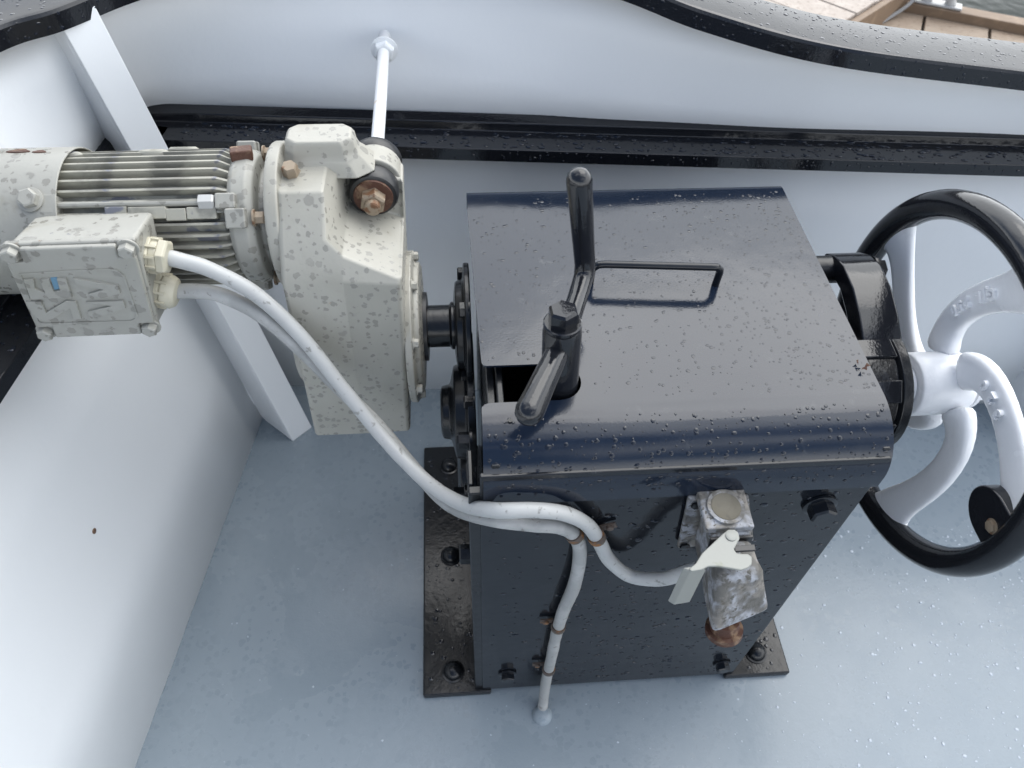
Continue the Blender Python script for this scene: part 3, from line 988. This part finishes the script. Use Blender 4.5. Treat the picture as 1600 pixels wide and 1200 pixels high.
for px, py, s in ((30, 236, 1.0), (62, 237, .6)):
    p, n = radial(px, py, .0763)
    mb = MB()
    fr = frame(p, n)
    ringp = lambda q, z: [fr @ V((.011 * s * q * math.cos(t) * (1 + .3 * math.sin(3 * t)), .006 * s * q * math.sin(t), z)) for t in [2 * PI * i / 14 for i in range(14)]]
    mb.loft([ringp(1, -.001), ringp(.9, .0006)])
    obj('rust_patch', mb, 'rust', cowl)
# end shield
es = obj('end_shield', MB().lathe([(.05, -.246), (.066, -.245), (.070, -.240), (.071, -.226), (.066, -.219), (.052, -.217), (.050, -.206)], 48, 'x', (0, MY, MZ)), 'cream', em, bevel=.002)
for a in (45, 135, 225, 315):
    d = V((0, math.cos(R(a + 8)), math.sin(R(a + 8))))
    c = V((-.234, MY, MZ)) + d * .070
    fr = frame(c, d)
    obj('bolt_lug', MB().box((-.010, -.010, -.010), (.010, .010, .009), fr), 'cream', es, bevel=.002)
    bolt('flange_nut', V((-.219, MY, MZ)) + d * .066, (1, 0, 0), .006, .012, 'nut', es, washer=True)
p, n = radial(378, 243, .071)
obj('rusty_lug', MB().box((-.011, -.008, -.004), (.011, .008, .008), frame(p, n, .2)), 'rust', es, bevel=.002)
# tie rod on the near side
pa, na = radial(84, 321, .069)
pb, nb2 = radial(338, 316, .069)
obj('tie_bolt', MB().tube([pa, pa.lerp(pb, .5), pb], .0032, 10), 'cream', em)
bolt('tie_nut', pb - V((.016, 0, 0)), (1, 0, 0), .0075, .015, 'zinc', em, washer=False)
obj('bolt_lug', MB().box((-.008, -.008, -.014), (.012, .008, .007), frame(pb + V((.008, 0, 0)), nb2)), 'cream', em, bevel=.002)
obj('bolt_lug', MB().box((-.008, -.010, -.012), (.008, .010, .007), frame(pa - V((.004, 0, 0)), na)), 'cream', em, bevel=.002)
# cast pads between fins
for u0_, v0_, u1_, v1_ in ((165, 328, 200, 338), (200, 328, 262, 338), (262, 326, 290, 345), (292, 328, 340, 338)):
    p, n = radial((u0_ + u1_) / 2, (v0_ + v1_) / 2, .070)
    ln = (radial(u1_, v1_, .07)[0] - radial(u0_, v0_, .07)[0]).length / 2
    q = Matrix.Translation(p) @ Matrix((V((1, 0, 0)), n.cross(V((1, 0, 0))), n)).transposed().to_4x4()
    obj('cast_pad', MB().box((-ln * .96, -.006, -.012), (ln * .96, .006, .003), q), 'fin', em, bevel=.001)
for u_, v_ in ((105, 243), (240, 239), (287, 234)):
    p, n = radial(u_, v_, .070)
    q = Matrix.Translation(p) @ Matrix((V((1, 0, 0)), n.cross(V((1, 0, 0))), n)).transposed().to_4x4()
    ov = lambda k, z: [q @ V((.016 * k * math.cos(t), .0065 * k * math.sin(t), z)) for t in [2 * PI * i / 16 for i in range(16)]]
    obj('cast_boss', MB().loft([ov(1, -.012), ov(1, .001), ov(.8, .003), ov(.25, .003), ov(.25, .0015)]), 'fin', em)

# terminal box
LY = .170
TL, TR, BR, BL = at_y(1, 390, LY), at_y(207, 383, LY), at_y(246, 521, LY), at_y(64, 528, LY)
tbx = link('terminal_box', None, None, em, Matrix.Translation((TL + TR + BR + BL) / 4))
back = V((.0, .062, -.012))
def quad(a, b, c, d, k, off):
    m_ = (a + b + c + d) / 4
    return [m_ + (p - m_) * k + off for p in (a, b, c, d)]
base = MB().loft([quad(TL, TR, BR, BL, .975, V((0, .013, -.001))), quad(TL, TR, BR, BL, .97, back), quad(TL, TR, BR, BL, .85, back + V((0, .02, -.005)))])
obj('box_body', base, 'cream', tbx, bevel=.004, seg=3)
# lid with cut-in corner pockets
ex, ey = (TR - TL), (BL - TL)
def lid_pt(a, b, y=0): return TL + ex * a + ey * b + V((0, y, 0))
cut = .13
outline = [(cut, 0), (1 - cut, 0), (1 - cut, cut * .9), (1, cut * .9), (1, 1 - cut), (1 - cut, 1 - cut), (1 - cut, 1), (cut, 1), (cut, 1 - cut), (0, 1 - cut), (0, cut), (cut, cut)]
lid = obj('lid', MB().prism([lid_pt(a, b, -.001) for a, b in outline], (0, .006, 0)), 'cream', tbx, bevel=.002)
lid['label'] = 'terminal box lid embossed with an angular maker mark'
obj('lid_flange', MB().prism([lid_pt(a, b, .0052) for a, b in ((-.01, -.01), (1.01, -.01), (1.01, 1.01), (-.01, 1.01))], (0, .007, 0)), 'cream', tbx, bevel=.0025)
for a, b in ((.055, .055), (.945, .055), (.945, .945), (.055, .945)):
    bolt('lid_screw', lid_pt(a, b, .005), (0, -1, 0), .0068, .010, 'cream', tbx, washer=True)
# the embossed mark, traced on the lid
def crop(x, y, d=0):
    return at_y(x / 6.154, 400 + y / 6.154, LY - .001) + V((0, d, 0))
def emboss(poly, h=.0026, m_='cream', nm='embossed_mark', d0=0):
    return obj(nm, MB().prism([crop(x, y, -h + d0) for x, y in poly], (0, h + .0004, 0)), m_, lid, bevel=.0004)
brd = [(185, 165), (640, 135), (1060, 118), (1130, 130), (1200, 190), (1330, 570), (1310, 610), (1260, 630), (420, 655), (360, 640)]
inn = [(205, 178), (640, 148), (1055, 131), (1115, 142), (1183, 195), (1312, 565), (1297, 600), (1252, 617), (428, 641), (376, 630)]
fr_ = MB()
ro = [crop(x, y, -.0009) for x, y in brd]
ri = [crop(x, y, -.0009) for x, y in inn]
nn_ = len(ro)
vs = ro + ri + [p + V((0, .0013, 0)) for p in ro] + [p + V((0, .0013, 0)) for p in ri]
fs = []
for i in range(nn_):
    j = (i + 1) % nn_
    fs += [(i, j, nn_ + j, nn_ + i), (i, 2 * nn_ + i, 2 * nn_ + j, j), (nn_ + i, nn_ + j, 3 * nn_ + j, 3 * nn_ + i)]
obj('embossed_border', fr_.add(vs, fs), 'cream', lid)
emboss([(230, 212), (330, 210), (345, 300), (440, 340), (390, 212), (475, 208), (520, 325), (585, 315), (552, 203), (640, 203), (700, 385), (305, 402)])
emboss([(710, 200), (1135, 273), (1165, 345), (985, 392), (850, 352), (1000, 308), (740, 262)])
emboss([(250, 428), (400, 424), (450, 530), (640, 416), (735, 424), (790, 590), (718, 597), (680, 490), (490, 604), (400, 606), (340, 560)])
emboss([(830, 430), (1190, 418), (1215, 490), (880, 592), (850, 520), (1080, 466)])
emboss([(485, 206), (550, 202), (583, 312), (524, 322)], .0008, 'blue', 'blue_window')
# two cable glands
def gland(p0, d, name):
    d = d.normalized()
    up_ = lambda s: p0 + d * s
    g = link(name, None, None, tbx, Matrix.Translation(p0))
    hexm = MB()
    fr = frame(p0, d)
    n12 = lambda r, z: [fr @ V((r * (1 + (.045 if i % 2 else 0)) * math.cos(2 * PI * i / 24), r * (1 + (.045 if i % 2 else 0)) * math.sin(2 * PI * i / 24), z)) for i in range(24)]
    hx = lambda r, z: [fr @ V((r * math.cos(2 * PI * i / 6 + .3), r * math.sin(2 * PI * i / 6 + .3), z)) for i in range(6)]
    return g, fr, n12, hx
for (u1_, v1_), (u2_, v2_), smooth_end in (((218, 396), (264, 402), False), ((234, 450), (278, 458), True)):
    p0 = at_y(u1_, v1_, LY + .035)
    p1 = at_y(u2_, v2_, LY + .033)
    d = p1 - p0
    Lg = d.length
    g = obj('cable_gland', MB(), 'gland', tbx) if False else None
    fr = frame(p0, d)
    lat = MB()
    hx = lambda r, z: [fr @ V((r * math.cos(2 * PI * i / 6 + .3), r * math.sin(2 * PI * i / 6 + .3), z)) for i in range(6)]
    ci = lambda r, z, n=24: [fr @ V((r * math.cos(2 * PI * i / n), r * math.sin(2 * PI * i / n), z)) for i in range(n)]
    lat.loft([hx(.0185, -.004), hx(.0185, Lg * .42), hx(.0170, Lg * .45)])
    if smooth_end:
        lat.loft([ci(.0165, Lg * .45), ci(.0175, Lg * .50), ci(.0172, Lg * .80), ci(.0145, Lg * .97), ci(.0098, Lg * 1.03)])
    else:
        lat.loft([ci(.0160, Lg * .45), ci(.0160, Lg * .68), ci(.0150, Lg * .70)])
        lat.loft([hx(.0180, Lg * .70), hx(.0180, Lg * .95), hx(.0150, Lg * 1.02), hx(.0098, Lg * 1.02)])
    gl = obj('cable_gland', lat, 'gland', tbx, bevel=.0008)
    rb_ = MB()
    for i in range(10):
        a = 2 * PI * i / 10
        rb_.box((.0158, -.0012, Lg * .12), (.0188 if smooth_end else .0182, .0012, Lg * .70), fr @ Matrix.Rotation(a, 4, 'Z'))
    obj('grip_rib', rb_, 'gland', gl)

# ================================================================== PLUG CONNECTOR ON THE FRONT PANEL
pcn = thing('plug_connector', 'corroded aluminium plug connector with off-white locking lever on winch front', 'connector', at_y(1120, 800, 0))
fa, fb_, fc_, fd_ = at_y(1074, 771, -.002), at_y(1168, 770, -.002), at_y(1176, 838, -.002), at_y(1057, 850, -.002)
obj('mount_flange', MB().prism([fa, fb_, fc_, fd_], (0, -.006, 0)), 'alu', pcn, bevel=.002)
for q_ in (fa.lerp(fc_, .10), fb_.lerp(fd_, .10), fd_.lerp(fb_, .10)):
    bolt('flange_screw', q_ + V((0, -.0075, 0)), (0, -1, 0), .005, .003, 'cast', pcn, washer=False)
# socket half and hood half, leaning a little
H1, H2 = at_z(1119, 904, .577), at_z(1194, 898, .577)        # front top edge of the hood
T1, T2 = at_y(1100, 778, -.008), at_y(1160, 776, -.008)
G1, G2 = at_z(1111, 998, .512), at_z(1209, 954, .512)
dn = (fd_ - fa).normalized()
sec0 = [T1, T2, T2 + dn * .085, T1 + dn * .088]
H1, H2 = H1 + V((0, .0, .0)), H2
mid = .5
sec1 = [T1.lerp(H1, mid), T2.lerp(H2, mid), T2.lerp(H2, mid) + dn * .080, T1.lerp(H1, mid) + dn * .082]
obj('socket_half', MB().loft([sec0, sec1]), 'alu', pcn, bevel=.004)
grow = lambda sec, k: [(sum(sec, V()) / 4) + (p - sum(sec, V()) / 4) * k for p in sec]
s2a = grow([p + V((0, -.0015, 0)) for p in sec1], .97)
tt = .80
s2b = [T1.lerp(H1, tt), T2.lerp(H2, tt), T2.lerp(H2, tt) + dn * .080, T1.lerp(H1, tt) + dn * .082]
s2c = [H1, H2, G2, G1]
s2c_in = grow(s2c, .9)
yv = V((0, -.004, 0))
obj('plug_hood', MB().loft([s2a, s2b, [H1, H2, H2.lerp(G2, 1), H1.lerp(G1, 1)]]), 'alu', pcn, bevel=.009, seg=3)
obj('hood_gasket', MB().loft([grow(sec1, .985), [p + V((0, -.0022, 0)) for p in grow(sec1, .985)]]), 'rubber', pcn)
# round boss with recess on top of the socket half
bc = at_y(1133, 792, 0)
bc = at_z(1132, 796, T1.z + .002)
tn = V((0, -.05, 1)).normalized()
obj('round_boss', MB().prism([frame(bc, tn) @ V(p) for p in ((-.024, -.022, -.006), (.024, -.022, -.006), (.024, .020, -.006), (-.024, .020, -.006))], tn * .010), 'alu', pcn, bevel=.002)
fr = frame(bc + tn * .004, tn)
ci = lambda r, z: [fr @ V((r * math.cos(2 * PI * i / 28), r * math.sin(2 * PI * i / 28), z)) for i in range(28)]
obj('knockout_ring', MB().loft([ci(.0190, 0), ci(.0186, .0030), ci(.0152, .0026), ci(.0145, .0022), ci(.009, .0006)]), 'alu', pcn)
obj('knockout_disc', MB().loft([ci(.0150, .0008), ci(.0146, .0028), ci(.009, .0014), ci(.003, .0012)]), 'bowl', pcn)
# locking lever: plate on top, bent arm at the left
zt = T1.z + .004
def tp(u, v, dz=0): return at_z(u, v, zt + dz)
lever2d = [(1147, 829), (1153, 834), (1155, 843), (1150, 852), (1146, 860), (1150, 866), (1158, 867), (1168, 867), (1174, 872), (1174, 883), (1168, 889), (1157, 893), (1140, 890), (1122, 887), (1106, 887), (1096, 892), (1080, 895), (1075, 891), (1086, 882), (1096, 866), (1112, 851), (1128, 836), (1137, 829)]
obj('locking_lever', MB().prism([tp(u, v) for u, v in lever2d], (0, 0, .0028)), 'latch', pcn, bevel=.0012)
q1, q2 = tp(1078, 893), tp(1104, 890)
arm = [q1, q2, q2 + dn * .050 + V((-.012, -.010, 0)), q1 + dn * .052 + V((-.012, -.010, 0))]
obj('lever_arm', MB().prism(arm, V((-.006, .004, .001))), 'latch', pcn, bevel=.0012)
pv = tp(1142, 838, .0027)
obj('lever_pivot', MB().lathe([(.0052, 0), (.0052, .0012), (.004, .0016)], 18, 'z', pv), 'latch', pcn)
obj('dark_strap', MB().prism([tp(1146, 855, -.002), tp(1178, 852, -.002), tp(1180, 862, -.002), tp(1147, 864, -.002)], (0, 0, .003)), 'rubber', pcn, bevel=.0008)
# rusty cap under the hood
rc = at_y(1131, 984, H1.y + .024)
d_ = (dn + V((0, -.25, 0))).normalized()
fr = frame(rc, d_)
ci = lambda r, z: [fr @ V((r * math.cos(2 * PI * i / 28), r * math.sin(2 * PI * i / 28), z)) for i in range(28)]
obj('entry_cap', MB().loft([ci(.0165, -.022), ci(.0170, -.006), ci(.0215, -.005), ci(.0215, .003), ci(.0185, .004), ci(.0170, .010), ci(.0150, .012)]), 'rust', pcn)

# ================================================================== CABLES
CR = .0079
def cable(name, px, label, m_, clips):
    pts = [at_y(u, v, y) for u, v, y in px]
    P_ = smooth_path(pts, 8)
    o = tag(obj(name, MB().tube(P_, [CR * (1 + .05 * mnoise.noise(p * 40) + (.05 * mnoise.noise(p * 160) if p.z < .42 else 0)) for p in P_], 16), m_, None, smooth=80), label, 'cable')
    for u, v, y, dx, dz in clips:
        c = at_y(u, v, y)
        i = min(range(1, len(P_) - 1), key=lambda k: (P_[k] - c).length)
        c = P_[i]
        t = (P_[i + 1] - P_[i - 1]).normalized()
        fr = frame(c, t)
        ci = lambda r, z: [fr @ V((r * math.cos(2 * PI * i / 20), r * math.sin(2 * PI * i / 20), z)) for i in range(20)]
        mb = MB().loft([ci(CR + .0002, -.0045), ci(CR + .0016, -.0045), ci(CR + .0016, .0045), ci(CR + .0002, .0045)])
        sidev = V((0, 1, 0)).cross(t).normalized()
        if sidev.x * dx < 0:
            sidev = -sidev
        w = c + sidev * (CR + .008)
        w.y = -.0035
        mb.prism([w - t * .005 - sidev * .010, w + t * .005 - sidev * .010, w + t * .005 + sidev * .007, w - t * .005 + sidev * .007], (0, -.002, 0))
        mb.lathe([(.0042, 0), (.004, -.003), (.002, -.004)], 10, 'y', w + V((0, -.002, 0)))
        obj('cable_clip', mb, 'clip', o)
    return o
M['clip'] = mat('dark_rusted_clip', (.11, .085, .07), .5, metal=.3, bump=(120, .002, .7), layers=[('noise', 70, .52, .65, (.27, .13, .05), .7)])
cable('power_cable', [(256, 401, .205), (285, 408, .203), (330, 422, .200), (400, 460, .192), (470, 525, .178), (540, 612, .150), (600, 685, .115), (660, 747, .07), (715, 784, .025), (770, 797, -.016), (830, 797, -.020), (880, 802, -.018), (915, 818, -.014), (934, 842, -.013), (952, 875, -.014), (985, 900, -.020), (1030, 905, -.034), (1062, 898, -.042), (1092, 888, -.045)],
      'upper whitish power cable from motor terminal box to plug connector', 'cable', [(931, 838, -.013, 1, 0)])
cable('power_cable', [(270, 456, .205), (300, 455, .203), (345, 461, .200), (410, 494, .190), (470, 546, .180), (530, 606, .166), (590, 664, .135), (645, 730, .092), (700, 787, .045), (760, 809, -.006), (830, 819, -.013), (875, 823, -.0125), (899, 838, -.012), (906, 868, -.0125), (897, 915, -.013), (880, 955, -.0125), (869, 992, -.0125), (862, 1025, -.0125), (853, 1065, -.014), (849, 1096, -.026), (846, 1122, -.036)],
      'lower greyer power cable dropping down the winch front into the deck', 'cable2', [(898, 836, -.012, 1, 0), (873, 977, -.0125, -1, 0), (857, 1047, -.0128, -1, 0)])

ce = at_z(847, 1117, .002)
obj('deck_seal', MB().lathe([(.0165, -.002), (.0150, .003), (.0115, .007), (.0085, .009)], 18, 'z', (ce.x, ce.y, 0)), 'deck', wi)
# ================================================================== WATER ON THE DECK
wd = MB()
def dens(a, b): return random.random() < (.15 + .85 * a) * (1.0 if b > .25 else .45)
drops(wd, (.46, -.30, .0), (.75, 0, 0), (0, .55, 0), (0, 0, 1), 2600, .0006, .0030, dens, flat=.5)
drops(wd, (.0, -.18, .0), (.5, 0, 0), (0, .16, 0), (0, 0, 1), 80, .0007, .002, flat=.35)
drops(wd, (-.42, -.1, .0), (.34, 0, 0), (0, .6, 0), (0, 0, 1), 50, .0007, .0018, flat=.3)
obj('water_beads', wd, 'bead', None, kind='stuff')['label'] = 'small beads of rain water scattered on the grey deck'

print('objects', len(S.objects), 'tris', sum(len(o.data.polygons) for o in S.objects if o.type == 'MESH'))
